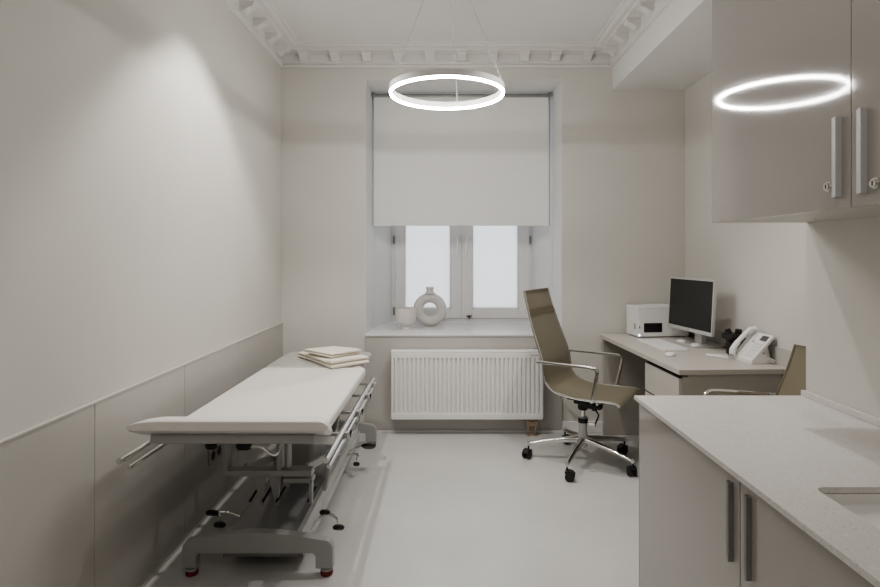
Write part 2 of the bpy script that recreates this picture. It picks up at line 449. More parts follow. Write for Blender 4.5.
# ------------------------------------------------------------------ ring pendant
CX, CY, CZ = .005, 3.10, 2.274
pe = thing('ring_pendant_light', 'glowing white LED ring lamp hanging on thin wires', 'pendant light', (CX, CY, CZ))
ro, ri = .318, .302
MB().ring([(ri, .010), (ri, .044), (ro, .044), (ro, .010)], (0, 0, 0)).build('ring_housing', 'whitepl', pe)
d = [(ri+.001, .010)] + [((ro+ri)/2+(ro-ri-.002)/2*math.cos(a), .006-.009*math.sin(a)) for a in [PI*(1-k/8) for k in range(9)]] + [(ro-.001, .010)]
MB().ring(d, (0, 0, 0)).build('diffuser', 'led', pe, 'lit white diffuser')
MB().lathe([(.07, 0), (.07, .02), (.066, .026), (.001, .026)], (0, 0, ZC-CZ-.026), 32).build('ceiling_canopy', 'whitepl', pe)
for a in (183, 350, 78):
    a = R(a); rr = (ro+ri)/2
    MB().tube([(rr*math.cos(a), rr*math.sin(a), .044), (.062*math.cos(a), .062*math.sin(a), ZC-CZ-.02)], .0014, 6).build('suspension_wire', 'wire', pe)

# ------------------------------------------------------------------ wall socket on left dado
so = thing('wall_socket', 'grey double wall socket low on the dado behind the couch', 'socket', (XL+.014, 3.08, .30))
MB().box(0, .012, -.08, .08, -.042, .042, bev=.004).build('plate', 'socket', so)
for yy in (-.04, .04):
    MB().tube([(.0122, yy, 0), (.0135, yy, 0)], .024, 18).build('outlet', 'black', so, 'dark round outlet')

# ------------------------------------------------------------------ treatment couch
bed = thing('treatment_couch', 'adjustable treatment couch with cream padded top and grey steel base', 'treatment couch', (-.81, 3.1, 0))
bx0, bx1 = -1.140, -.498
MB().prism(rrect(bx0, bx1, 2.36, 3.488, .026), .628, .690, bev=.022, seg=4).build('mattress', 'vinyl', bed, 'cream vinyl padded middle section', world=True)
fm = MB().prism(rrect(bx0, bx1-.03, 3.492, 4.06, (.026, .026, .07, .07), 6), .628, .690, bev=.022, seg=4).build('foot_mattress', 'cover', bed, 'foot section under a greyish clear cover', world=True)
T = Matrix.Translation((0, 2.37, .690)) @ Matrix.Rotation(R(-19.5), 4, 'X')
hm = MB()
g = bmesh.new(); secs = []
for (yy, k) in ((-.004, .86), (-.008, .95), (-.02, 1), (-.12, 1), (-.20, 1), (-.29, .995), (-.335, .965), (-.360, .90), (-.380, .80), (-.394, .67), (-.402, .53), (-.406, .40)):
    f = -yy/.405
    xa = bx0+(-1.128-bx0)*f; xb = bx1+.02+(-.418-bx1-.02)*f
    h = .064; zc = -.064+h*.30
    lo_, hi_ = zc-(zc+.064)*k, zc+(0-zc)*k
    sec = []
    for j in range(9):
        a = PI-j/8*PI/2; sec.append((xa+.115+.115*math.cos(a), lo_+.012+(hi_-lo_-.012)*math.sin(a)))
    for j in range(9):
        a = PI/2-j/8*PI/2; sec.append((xb-.04+.04*math.cos(a), lo_+.012+(hi_-lo_-.012)*math.sin(a)))
    sec += [(xb-.008, lo_+.003), (xb-.02, lo_), (xa+.02, lo_), (xa+.006, lo_+.003)]
    secs.append([g.verts.new((x, yy, z)) for x, z in sec])
for A, B in zip(secs, secs[1:]):
    for j in range(len(A)): g.faces.new((A[j], A[(j+1) % len(A)], B[(j+1) % len(A)], B[j]))
g.faces.new(secs[0]); g.faces.new(secs[-1])
bmesh.ops.recalc_face_normals(g, faces=g.faces[:])
hm.add(g, T)
hm.build('head_flap', 'vinyl', bed, 'raised cream head section', world=True, angle=60)
hf = MB()
for q in ((-1.06, -.47, -.36, -.30), (-1.06, -1.01, -.30, .03), (-.52, -.47, -.30, .03)):
    hf.box(q[0], q[1], q[2], q[3], -.096, -.063, bev=.003, mat=T)
hf.build('head_flap_frame', 'bedgrey', bed, world=True)
uf = MB()
for xx in (-1.09, -.59):
    uf.box(xx-.02, xx+.02, 2.42, 4.02, .585, .627, bev=.004)
for yy in (2.44, 3.0, 3.58, 3.99):
    uf.box(-1.07, -.61, yy-.02, yy+.02, .590, .622, bev=.004)
uf.build('top_frame', 'bedgrey', bed, world=True)
# lift mechanism
lb = MB().box(-1.03, -.62, 2.585, 2.645, .366, .395, bev=.006).box(-.76, -.62, 2.60, 2.66, .33, .352, bev=.004)
lb.build('lift_beam', 'bedgrey', bed, world=True)
for xx in (-1.022, -.775):
    MB().box(xx-.010, xx+.010, 2.59, 2.65, .385, .595, bev=.003).build('lift_strut', 'bedgrey', bed, world=True)
for xx in (-.765, -.735):
    MB().tube([(xx, 2.62, .40), (xx, 2.62, .50), (xx+.002, 2.62, .60)], [.013, .013, .009], 12).build('lift_cylinder', 'alu', bed, world=True)
for xx, w in ((-.95, .02), (-.66, .02)):
    MB().prism([(2.60, .38), (2.66, .40), (3.50, .185), (3.46, .160)], xx-w/2, xx+w/2, 'x', bev=.003).build('lift_arm', 'bedgrey', bed, world=True)
    MB().prism([(3.44, .60), (3.50, .60), (2.98, .160), (2.92, .160)], xx+.025-w/2, xx+.025+w/2, 'x', bev=.003).build('lift_arm', 'bedgrey', bed, world=True)
tb = MB()
for xx in (-.87, -.80):
    tb.prism([(xx-.03, .365), (xx+.03, .365), (xx+.018, .22), (xx+.006, .22)], 2.61, 2.62, 'y')
tb.build('gusset_plate', 'bedgrey', bed, world=True)
for xx in (-.90, -.84, -.775, -.63):
    MB().tube([(xx-.012, 2.60, .245), (xx+.012, 2.66, .29)], .006, 8).build('pivot_pin', 'black', bed, world=True)
MB().box(-.636, -.622, 2.60, 2.63, .235, .345, bev=.003).build('side_link', 'bedgrey', bed, world=True)
# motor column body under the top
MB().prism(rrect(-.90, -.72, 3.05, 3.36, .03), .24, .36, bev=.01).build('motor_housing', 'bedgrey', bed, world=True)
# base: two arched end beams joined by side profiles
for yy in (2.42, 4.04):
    xa, xb = -1.142, (-.490 if yy < 3 else -.505)
    arch = [(xa, .035), (xa+.062, .035), (xa+.062, .088), (xa+.072, .100), (xb-.085, .100), (xb-.075, .088), (xb-.075, .035), (xb, .035), (xb, .118)]
    for k in range(1, 7):
        a = k/6*PI/2
        arch.append((xb-.04+.04*math.cos(a), .118+.04*math.sin(a)))
    for k in range(1, 8):
        u = k/8; arch.append((xb-.04+(xa+.04-xb+.04)*u, .158+.032*math.sin(PI*u)))
    for k in range(0, 7):
        a = PI/2+k/6*PI/2
        arch.append((xa+.04+.04*math.cos(a), .118+.04*math.sin(a)))
    be = MB().prism(arch, yy, yy+.045, 'y', bev=.004, seg=2).build('end_beam', 'bedgrey', bed, 'arched grey end beam', world=True)
    for xx in (xa+.034, xb-.030):
        ft = MB().lathe([(.001, 0), (.024, 0), (.027, .006), (.027, .018), (.022, .024), (.001, .024)], (xx, yy+.0225, 0), 24)
        ft.build('foot', 'red', be, 'dark red rubber foot', world=True)
        MB().lathe([(.026, .0225), (.024, .028), (.010, .0345)], (xx, yy+.0225, 0), 20).build('foot_cap', 'bedgrey', be, world=True)
bpn = MB().prism([(-.985, .06), (-.632, .06), (-.648, .157), (-.972, .157)], 2.466, 4.04, 'y', bev=.006)
bpn.build('base_cover', 'pan', bed, 'glossy grey base cover', world=True)
pf = MB().prism([(-.6305, .066), (-.624, .066), (-.640, .163), (-.662, .163), (-.662, .158), (-.6465, .158)], 2.466, 4.04, 'y', bev=.001)
pf.box(-.628, -.621, 2.466, 4.04, .105, .112).build('base_rail', 'alu', bed, 'long aluminium edge profile', world=True)
# side rails with clips
for (xr, sgn, ya, yb) in ((-.464, 1, 2.16, 3.56), (-1.212, -1, 2.075, 3.56)):
    zr = .600 if sgn > 0 else .628
    r1 = MB().tube([(xr, ya, zr), (xr, yb, zr)], .0125, 14)
    r1.build('side_rail', 'chrome', bed, 'chrome side rail', world=True)
    x2 = xr+.011 if sgn > 0 else xr+.032
    z2 = zr-.028
    r2 = MB().tube(smooth_path([(x2, ya+.01, z2), (x2, ya+.5, z2), (x2, yb+.03, z2)], 6), .008, 10)
    r2.build('lower_side_rail', 'chrome', bed, world=True)
    for yy in (2.52, 2.86, 3.20, 3.48):
        c = MB()
        inner = -.572 if sgn > 0 else -1.108
        c.box(min(xr, inner), max(xr, inner), yy-.012, yy+.012, zr-.020, zr-.008, bev=.002)
        c.box(min(xr, x2)-.014, max(xr, x2)+.012, yy-.016, yy+.016, zr-.036, zr-.004, bev=.004)
        c.build('rail_bracket', 'bedgrey', bed, world=True)
    if sgn > 0:
        for yy in (2.62, 2.98, 3.3):
            MB().tube(smooth_path([(x2-.004, yy, .570), (x2+.004, yy-.05, .535), (x2-.01, yy-.14, .510), (x2-.03, yy-.2, .515)], 5), .006, 8).build('release_lever', 'alu_dark', bed, world=True)
            MB().tube([(x2+.004, yy, .57), (x2+.004, yy-.015, .542)], [.010, .006], 8).build('lever_knob', 'black', bed, world=True)
# hand levers under the head end
lv = MB().tube(smooth_path([(-.80, 2.30, .606), (-.755, 2.30, .602), (-.728, 2.32, .570), (-.715, 2.36, .552), (-.735, 2.48, .545), (-.752, 2.60, .545)], 5), .007, 10)
lev = lv.build('hand_lever', 'chrome', bed, 'bent chrome lever', world=True)
MB().tube([(-.858, 2.30, .608), (-.85, 2.30, .608), (-.815, 2.30, .608), (-.80, 2.30, .606)], [.012, .018, .018, .011], 16).build('grip', 'black', lev, 'black rounded grip', world=True)
MB().tube([(-1.0, 2.33, .598), (-.99, 2.33, .598), (-.965, 2.33, .598), (-.955, 2.33, .597)], [.008, .016, .016, .009], 14).build('knob', 'black', bed, 'black knob', world=True)
MB().tube([(-.955, 2.33, .597), (-.93, 2.43, .605)], .006, 8).build('knob_stem', 'chrome', bed, world=True)
# foot pedals on both sides of the base
def pedal(pts, pad, nm, rr=.007):
    a = MB().tube(smooth_path(pts, 4), rr, 8).build('pedal_arm', 'chrome', bed, world=True)
    for p, w in pad:
        p = Vector(p)
        MB().lathe([(.001, -.008), (w*.8, -.008), (w, -.002), (w, .003), (w*.7, .008), (.001, .008)], seg=20, mat=Matrix.Translation(p) @ Matrix.Rotation(R(-35), 4, 'X') @ Matrix.Diagonal((1.15, 1, 1.3, 1))).build('pedal_pad', 'black', a, 'black pedal pad', world=True)
pedal([(-.97, 2.66, .145), (-1.02, 2.66, .165), (-1.08, 2.66, .166)], [((-1.108, 2.66, .166), .028)], 'a')
pedal([(-1.085, 2.66, .166), (-1.06, 2.62, .165), (-1.038, 2.575, .160)], [((-1.034, 2.56, .158), .024)], 'b')
pedal([(-.625, 2.66, .120), (-.57, 2.66, .160), (-.52, 2.64, .155), (-.508, 2.62, .135)], [((-.575, 2.66, .168), .022), ((-.500, 2.605, .124), .024)], 'c')
pedal([(-.625, 3.62, .12), (-.54, 3.60, .165), (-.51, 3.58, .165)], [((-.495, 3.575, .168), .040)], 'd')
pedal([(-.625, 3.56, .12), (-.56, 3.53, .13), (-.558, 3.50, .10)], [((-.558, 3.49, .085), .018)], 'e')

# towels on the foot end
def towel(w, d_, h, layers, seed):
    rnd = random.Random(seed)
    t = MB(); lh = h/layers
    for k in range(layers):
        g = bmesh.new()
        bmesh.ops.create_grid(g, x_segments=36, y_segments=26, size=1)
        ex = bmesh.ops.extrude_face_region(g, geom=g.faces[:])
        bmesh.ops.translate(g, vec=(0, 0, 1), verts=[v for v in ex['geom'] if isinstance(v, bmesh.types.BMVert)])
        bmesh.ops.recalc_face_normals(g, faces=g.faces[:])
        for v in g.verts:
            x, y, z = v.co
            f = lambda q: math.copysign(1-(1-abs(q))**1.9, q)
            X = f(x)*w/2; Y = f(y)*d_/2
            de = min(w/2-abs(X), d_/2-abs(Y)); wd = lh*.75
            q = max(0, 1-de/wd)
            ht = .5*lh*max(.18, math.sqrt(max(0, 1-q*q)))
            n1 = math.sin(11*X+seed+k*2)*math.cos(13*Y+seed)*.5+math.sin(29*X*Y*4+k)*.3
            up = z > .5
            slope = (1-.35*(.5-X/w)) if True else 1
            zz = (k+.5)*lh*slope+(ht if up else -ht)*slope+(.0035*n1 if up and k == layers-1 else 0)
            v.co = Vector((X+.006*math.sin(9*Y+k*1.7+seed), Y+.005*math.sin(8*X+k+seed), zz))
        t.add(g)
    return t
tw1 = towel(.52, .27, .056, 2, 2).build('folded_towel', 'towel', None, angle=80)
tw1.location = (-.752, 3.70, .6905); tw1.rotation_euler = (0, 0, R(-52))
tag(tw1, 'larger cream folded towel lying on the couch foot end', 'towel', 'folded towels')
tw2 = towel(.31, .22, .032, 2, 5).build('folded_towel', 'towel', None, angle=80)
tw2.location = (-.74, 3.655, .7465); tw2.rotation_euler = (0, 0, R(-46))
tag(tw2, 'smaller cream folded towel on top of the larger one', 'towel', 'folded towels')

# ------------------------------------------------------------------ office chairs
def make_chair(name, label, loc, rz, topz, baserot):
    """faces local +x; lateral axis y"""
    t = thing(name, label, 'chair', loc, rz, 'mesh office chairs')
    W = .232
    full = [(-.338, 1.145), (-.305, 1.02), (-.267, .90), (-.219, .77), (-.190, .69), (-.180, .62), (-.165, .555), (-.120, .510), (-.05, .488), (.05, .478), (.15, .478), (.25, .484), (.295, .480), (.312, .464)]
    if topz < 1.1:
        k = (topz-.69)/(1.14-.69)
        full = [((-.19+(u+.19)*k*1.1) if z > .69 else u, .69+(z-.69)*k if z > .69 else z) for u, z in full]
    sp = smooth_path([(u, 0, z) for u, z in full], 5)
    pr = [(p.x, p.z) for p in sp]
    cut = next(i for i, p in enumerate(pr) if p[1] < .53)
    wd = []
    for (u, z) in pr:
        f = 1.0
        if z > .69: f = 1.0-.16*((z-.69)/.45)
        wd.append(f)
    back = MB().strip(pr[:cut+1], -W, W, th=.004, w=wd[:cut+1]).build('backrest', 'sling', t, 'olive mesh backrest')
    seam = MB()
    if topz > 1.1:
        i0 = next(i for i, p in enumerate(pr) if p[1] < 1.035)
        seam.strip([(u+.001, z) for u, z in pr[i0:i0+3]], -W, W, th=.0075, w=wd[i0:i0+3])
    seam.strip([(u, z) for u, z in pr[0:2]], -W, W, th=.010, w=wd[0:2])
    seam.build('seam_band', 'slingdark', back)
    MB().strip(pr[cut:], -W, W, th=.004).build('seat', 'sling', t, 'olive mesh seat')
    for s in (-1, 1):
        MB().tube([(u, s*(W*k+.007), z) for (u, z), k in zip(pr, wd)], .0075, 8).build('side_rail', 'slingdark' if topz < 1 else 'chrome', t, 'slim side rail')
        aw = s*(W+.038)
        h2 = .036 if topz < 1 else 0
        arm = smooth_path([(-.205, s*(W+.012), .685), (-.212, aw, .688), (-.19, aw, .69), (0, aw, .690+h2*.6), (.14, aw, .690+h2), (.175, aw, .683+h2), (.183, aw, .655+h2), (.165, aw, .56), (.150, aw, .49), (.146, s*(W+.03), .477), (.146, s*(W+.01), .474)], 5)
        MB().tube(arm, .0105, 8).build('armrest', 'chrome', t, 'chrome loop armrest')
    for (u, z, k) in ((pr[2][0]-.012, pr[2][1], wd[2]), (-.203, .69, 1), (-.06, .474, 1), (.17, .46, 1)):
        MB().tube([(u, -W*k, z), (u, W*k, z)], .009, 8).build('crossbar', 'chrome', t)
    me = MB().box(-.09, .17, -.075, .075, .418, .452, bev=.012).box(-.05, .09, -.055, .055, .392, .42, bev=.012)
    me.prism([(-.02, .452), (.16, .452), (.21, .468), (-.09, .470)], -.12, .12, 'y', bev=.004)
    me.lathe([(.001, .348), (.026, .348), (.034, .356), (.034, .395), (.001, .395)], (0, 0, 0), 20)
    me.box(-.02, .13, -.03, .03, .365, .40, bev=.012)
    me.build('tilt_mechanism', 'black', t, 'black tilt mechanism')
    MB().tube([(.10, -.05, .405), (.115, -.12, .40)], [.012, .018], 12).build('tension_knob', 'black', t)
    lv = MB().tube(smooth_path([(.12, -.06, .41), (.14, -.15, .395), (.17, -.20, .385), (.155, -.215, .335), (.14, -.21, .325)], 4), .0055, 8).build('lever', 'black', t)
    MB().tube([(.155, -.215, .325), (.12, -.215, .322)], .014, 12).build('lever_knob', 'chrome', lv)
    co = MB().lathe([(.014, .30), (.014, .347)], seg=16).build('gas_lift', 'chrome', t)
    MB().lathe([(.001, .095), (.022, .095), (.034, .12), (.036, .165), (.027, .21), (.026, .275), (.030, .276), (.030, .30), (.014, .302)], seg=24).build('hub', 'alu', t, 'aluminium hub')
    MB().lathe([(.027, .262), (.032, .264), (.032, .296), (.027, .298)], seg=24, cap=False).build('collar', 'black', t)
    for k in range(5):
        a = baserot+k*2*PI/5
        m = Matrix.Rotation(a, 4, 'Z')
        lg = MB().tube([(.02, 0, .150), (.10, 0, .142), (.24, 0, .121), (.359, 0, .098)], [.024, .021, .015, .011], 12, mat=m)
        lg.lathe([(.001, .088), (.013, .088), (.013, .108), (.009, .114), (.001, .115)], (.362, 0, 0), 12, mat=m)
        leg = lg.build('base_leg', 'chrome', t, 'polished star base leg')
        c = MB()
        m2 = Matrix.Translation((.362*math.cos(a), .362*math.sin(a), 0)) @ Matrix.Rotation(a+R(60+40*k), 4, 'Z')
        for yy in (-.018, .018):
            c.tube([(.018, yy-.009, .029), (.018, yy-.006, .029), (.018, yy+.006, .029), (.018, yy+.009, .029)], [.024, .029, .029, .024], 18, mat=m2)
        c.tube([(.018, -.03, .029), (.018, .03, .029)], .007, 8, mat=m2)
        c.prism([(-.012, .058), (.012, .066), (.035, .060), (.05, .045), (.046, .040), (.02, .052), (-.01, .046)], -.022, .022, 'y', mat=m2)
        c.tube([(0, 0, .05), (0, 0, .088)], .006, 8, mat=m2)
        c.build('caster', 'black', leg, 'black twin-wheel caster')
    return t
make_chair('office_chair', 'high-backed olive mesh office chair on chrome star base by the radiator', (.92, 3.762, 0), R(-33), 1.14, R(180+22))
make_chair('office_chair', 'low-backed olive mesh chair half hidden behind the worktop', (1.50, 2.50, 0), R(192), .945, R(36-192))

# ------------------------------------------------------------------ desk
DZ = .774
DR = R(2.6)
dk = thing('desk', 'pale laminate desk with drawers standing in the niche', 'desk', (1.247, 2.996, 0), DR)
MB().box(0, .615, 0, 1.335, DZ-.028, DZ, bev=.002).build('desktop', 'desk', dk, 'pale laminate top')
MB().box(.02, .60, 1.30, 1.325, 0, DZ-.028, bev=.001).build('side_panel', 'deskside', dk)
MB().box(.03, .60, .02, .045, 0, DZ-.045, bev=.001).box(.06, .58, .02, .475, DZ-.045, DZ-.028).build('side_panel', 'deskside', dk, 'taupe near side panel')
MB().box(.56, .578, .045, 1.30, .36, DZ-.028).build('modesty_panel', 'deskside', dk)
MB().box(.03, .54, .046, .475, .06, DZ-.046, bev=.001).build('pedestal_body', 'deskside', dk)
for (za, zb) in ((.555, .722), (.362, .545), (.07, .352)):
    dr = MB().box(.008, .03, .022, .475, za, zb, bev=.002).build('drawer', 'desk', dk, 'pale drawer front')
    MB().box(.012, .0295, .03, .468, zb+.0006, zb+.009).build('grip_gap', 'darkgap', dr)
# dark cable strip low on the back wall
ct = MB().box(1.30, 1.80, 4.352, 4.366, .012, .032, bev=.003).build('cable_duct', 'darkgap'); tag(ct, 'dark cable duct along the skirting under the desk', 'cable duct')

# printer
pr_ = thing('laser_printer', 'boxy white printer in the far corner of the desk', 'printer', (1.412, 4.125, DZ+.0005), R(6))
MB().box(0, .40, 0, .20, .006, .218, bev=.008).build('case', 'whitepl', pr_)
MB().box(-.002, .402, -.002, .202, .209, .229, bev=.007).build('lid', 'whitepl', pr_)
MB().prism(rrect(.10, .30, .05, .17, .02), .2295, .235, bev=.002).build('paper_tray', 'whitepl', pr_)
MB().box(.048, .188, -.003, .002, .040, .108, bev=.002).build('output_slot', 'screen', pr_, 'dark paper slot')
MB().box(-.003, .0, .03, .06, .06, .10, bev=.001).build('side_port', 'greyink', pr_)
MB().tube([(.012, -.001, .02), (.012, -.004, .02)], .006, 10).build('status_light', 'ledblue', pr_, 'blue-white status light')
MB().box(.012, .018, -.003, .0, .07, .085).build('power_button', 'screen', pr_)
for xx, yy in ((.03, .03), (.37, .03), (.03, .17), (.37, .17)):
    MB().lathe([(.001, 0), (.012, 0), (.012, .0075), (.001, .0075)], (xx, yy, 0), 12).build('foot', 'black', pr_)

# monitor: face toward -x, a little toward the viewer
p0 = Vector((1.625, 4.085, 0)); p1 = Vector((1.700, 3.545, 0))
ang = math.atan2((p1-p0).y, (p1-p0).x)+PI/2   # local -x = facing, local y = from near to far
mo = thing('computer_monitor', 'silver-white desktop monitor with a dark blank screen', 'monitor', (1.735, 3.83, DZ+.0005), ang)
c0 = (p0+p1)/2
off = Matrix.Rotation(-ang, 4, 'Z') @ (Vector((c0.x, c0.y, 0))-Vector((1.735, 3.83, 0)))
tilt = Matrix.Translation((off.x, off.y, .272)) @ Matrix.Rotation(R(3), 4, 'Y')
Wm, Hm = .264, .180
MB().box(0, .018, -Wm, Wm, -Hm, Hm, bev=.006, mat=tilt).build('case', 'silver', mo, 'silver-white case')
bz = MB()
for q in ((-Wm, Wm, Hm-.010, Hm), (-Wm, Wm, -Hm, -Hm+.024), (-Wm, -Wm+.010, -Hm+.024, Hm-.010), (Wm-.010, Wm, -Hm+.024, Hm-.010)):
    bz.box(-.006, .002, q[0], q[1], q[2], q[3], bev=.0015, mat=tilt)
bz.build('bezel', 'silver', mo, world=False)
MB().box(-.002, .001, -Wm+.010, Wm-.010, -Hm+.024, Hm-.010, mat=tilt).build('screen', 'screen', mo, 'dark blank screen')
MB().tube([(-.0065, 0, -Hm+.013), (-.0075, 0, -Hm+.013)], .005, 12, mat=tilt).build('badge', 'greyink', mo, 'small round badge')
MB().prism(rrect(-.125, .115, -.13, .13, .02), 0, .010, bev=.003).build('stand_base', 'silver', mo, 'flat silver stand base')
for q in ((-.105, .085), (-.105, -.085)):
    MB().lathe([(.001, .0), (.030, 0), (.028, .008), (.015, .013), (.001, .014)], (q[0]+.02, q[1], .010), 20, mat=None).build('base_pad', 'whitepl', mo)
MB().prism(rrect(-.015, .03, -.04, .04, .008), .010, .28, bev=.002).box(off.x+.02, .0, -.035, .035, .20, .28, bev=.003).build('stand_column', 'silver', mo)

# keyboard
kb = thing('computer_keyboard', 'flat white keyboard lying in front of the monitor', 'keyboard', (1.455, 3.775, DZ+.0005), R(3))
MB().prism([(-.075, .0), (.075, 0), (.075, .016), (-.075, .010)], -.215, .215, 'y', bev=.002).build('tray', 'whitepl', kb)
for r_ in range(5):
    for c_ in range(15):
        x = -.058+r_*.0265; y = -.198+c_*.0265
        w2 = .0115
        if r_ == 0 and 4 <= c_ <= 8:
            if c_ != 6: continue
            ya, yb = y-.065, y+.065
        else: ya, yb = y-w2, y+w2
        zt = .0105+(x+.075)/.15*.006
        MB().box(x-w2, x+w2, ya, yb, zt-.001, zt+.004, bev=.0015, seg=1).build('key', 'keys', kb)
ms = thing('computer_mouse', 'small white mouse with blue-grey edge near the desk front', 'mouse', (1.375, 3.43, DZ+.0005), R(60))
mb_ = bmesh.new(); bmesh.ops.create_uvsphere(mb_, u_segments=24, v_segments=14, radius=1)
for v in mb_.verts:
    z = v.co.z; v.co = Vector((v.co.x*.054, v.co.y*.030, .004+max(z, -.05)*.016))
MB().add(mb_).build('shell', 'whitepl', ms)
MB().prism(rrect(-.052, .052, -.030, .030, .028), 0, .0045, bev=.001).build('underside', 'smoke', ms, 'blue-grey edge')
MB().tube([(.028, -.003, .0155), (.028, .003, .0155)], .005, 12).build('scroll_wheel', 'greyink', ms)

# pens
for (a, b, lab) in (((1.578, 3.425), (1.700, 3.372), 'farther white pen lying beside the phone'), ((1.570, 3.405), (1.668, 3.305), 'nearer white pen lying beside the phone')):
    a = Vector((*a, DZ)); b = Vector((*b, DZ)); L = (b-a).length
    pn = thing('pen', lab, 'pen', a, math.atan2((b-a).y, (b-a).x), 'white pens on the desk')
    MB().tube([(.012, 0, .0068), (L, 0, .0068)], .0062, 10).build('barrel', 'whitepl', pn)
    MB().tube([(0, 0, .0068), (.012, 0, .0068)], [.0015, .0055], 10).build('tip', 'silver', pn)
    MB().box(L-.045, L-.003, -.002, .002, .0128, .0150).build('clip', 'silver', pn)

# desk phone (faces local -x)
ph = thing('desk_phone', 'white desk telephone with handset, keypad and small display', 'telephone', (1.705, 3.25, DZ+.0005), R(5))
ph.scale = (1.12, 1.12, 1.12)
MB().prism([(0, 0), (0, .016), (.118, .142), (.130, .136), (.060, .052), (.145, .012), (.145, 0)], -.095, .060, 'y', bev=.004).build('body', 'whitepl', ph)
th_ = math.atan2(.126, .118)
FM = Matrix.Translation((0, 0, .016)) @ Matrix.Rotation(-th_, 4, 'Y')   # local x along face upward, z normal
MB().box(.128, .160, -.078, -.030, .0, .003, bev=.001, mat=FM).build('display', 'greyscr', ph, 'dark grey display')
for r_ in range(5):
    for c_ in range(3):
        MB().box(.022+r_*.019, .034+r_*.019, -.080+c_*.024, -.064+c_*.024, .0, .0035, bev=.001, seg=1, mat=FM).build('button', 'keys', ph)
MB().box(.108, .116, -.004, .006, 0, .004, bev=.001, mat=FM).build('button', 'greyink', ph, 'dark message key')
MB().box(.004, .165, .012, .062, -.004, .006, bev=.004, mat=FM).build('cradle', 'whitepl', ph)
hs = MB().tube(smooth_path([(-.002, .038, .020), (.02, .038, .036), (.06, .038, .042), (.11, .038, .042), (.155, .038, .036), (.178, .038, .020)], 5), [.020]*6+[.018]*5+[.015]*9+[.018]*5+[.021], 14, mat=FM, flat=.75)
hs.build('handset', 'whitepl', ph, 'white handset on its cradle')
MB().prism([(.08, .0), (.125, .0), (.10, .10), (.09, .10)], -.07, .04, 'y').build('stand', 'whitepl', ph)
cd = [(0.0, .045, .012)]
for k in range(60):
    a = k*PI/5; u = k/60
    cd.append((.02+.03*u+.0035*math.cos(a), .085+.02*math.sin(PI*u), .008+.0035*math.sin(a)+.0))
MB().tube(smooth_path([(.09, -.098, .02), (.10, -.108, .006), (.12, -.104, .006), (.135, -.08, .02)], 5), .003, 6).build('cord', 'greyink', ph)

# black stationery holder behind the phone
bh = thing('pen_holder', 'black stationery holder standing behind the white phone', 'stationery holder', (1.79, 3.475, DZ+.0005), R(10))
MB().lathe([(.001, 0), (.046, 0), (.049, .004), (.049, .105), (.045, .105), (.044, .01), (.001, .01)], seg=8).build('cup', 'black', bh)
MB().box(-.058, .045, -.048, .052, .088, .128, bev=.014).build('clip_tray', 'black', bh)
MB().tube([(-.02, .02, .12), (-.03, .028, .15)], [.020, .016], 10).tube([(.01, -.02, .12), (.012, -.024, .155)], [.020, .020], 10).build('stapler_end', 'black', bh)
MB().tube([(-.045, -.03, .055), (-.068, -.036, .055)], .026, 14).build('tape_reel', 'black', bh)

# ------------------------------------------------------------------ worktop run on the right
GY = 1.286     # joint between the two units
wt = thing('worktop', 'speckled pale quartz worktop over the base cabinets', 'worktop', (.96, 1.2, .88))
WX0, WX1, WY0, WY1 = .66, XB-.001, .50, 1.965
HX0, HX1, HY0, HY1, HR = .784, 1.13, .70, 1.196, .022
def holed(z):
    return None
outer = [(WX0, WY0), (WX1, WY0), (WX1, WY1), (WX0, WY1)]
inner = rrect(HX0, HX1, HY0, HY1, HR, 6)
t = bmesh.new()
def loopv(pts, z): return [t.verts.new((x, y, z)) for x, y in pts]
def ringedges(vs): return [t.edges.new((vs[i], vs[(i+1) % len(vs)])) for i in range(len(vs))]
for z in (.887, .90):
    vo = loopv(outer, z); vi = loopv(inner, z)
    bmesh.ops.triangle_fill(t, use_beauty=True, edges=ringedges(vo)+ringedges(vi))
t.verts.ensure_lookup_table()
no, ni = 4, len(inner); tot = no+ni
V = t.verts[:]
for i in range(no): t.faces.new((V[i], V[(i+1) % no], V[tot+(i+1) % no], V[tot+i]))
for i in range(ni): t.faces.new((V[no+i], V[no+(i+1) % ni], V[tot+no+(i+1) % ni], V[tot+no+i]))
bmesh.ops.recalc_face_normals(t, faces=t.faces[:])
MB().add(t).build('slab', 'quartz', wt, world=True, angle=20)
MB().box(XB-.016, XB-.001, WY0, WY1, .9003, .920, bev=.002).build('upstand', 'quartz', wt, 'low quartz upstand', world=True)

sk = thing('sink', 'shallow white undermounted sink set into the worktop', 'sink', (.96, .95, .80))
t = bmesh.new()
rings = []
def zb(y, f): return (.860+(y-HY1)*.05) 
ins = [(-.012, .8855), (.0005, .8855), (.001, .875), (.0015, .863), (.004, None), (.06, None)]
for off_, z in ins:
    pl = rrect(HX0+off_, HX1-off_, HY0+off_, HY1-off_, max(HR-off_*.4, .01), 6)
    rings.append([t.verts.new((x, y, z if z else zb(y, 0))) for x, y in pl])
for off_, z in ((.06, -1), (-.006, -1), (-.012, .875)):
    pl = rrect(HX0+off_, HX1-off_, HY0+off_, HY1-off_, max(HR-off_*.4, .01), 6)
    rings.append([t.verts.new((x, y, z if z > 0 else zb(y, 0)-.012)) for x, y in pl])
for A, B in zip(rings[:5], rings[1:6]):
    for k in range(len(A)): t.faces.new((A[k], A[(k+1) % len(A)], B[(k+1) % len(A)], B[k]))
t.faces.new(rings[5])
for A, B in ((rings[6], rings[7]), (rings[7], rings[8]), (rings[8], rings[0])):
    for k in range(len(A)): t.faces.new((A[k], A[(k+1) % len(A)], B[(k+1) % len(A)], B[k]))
t.faces.new(rings[6])
bmesh.ops.recalc_face_normals(t, faces=t.faces[:])
MB().add(t).build('basin', 'sinkwhite', sk, world=True, angle=20)
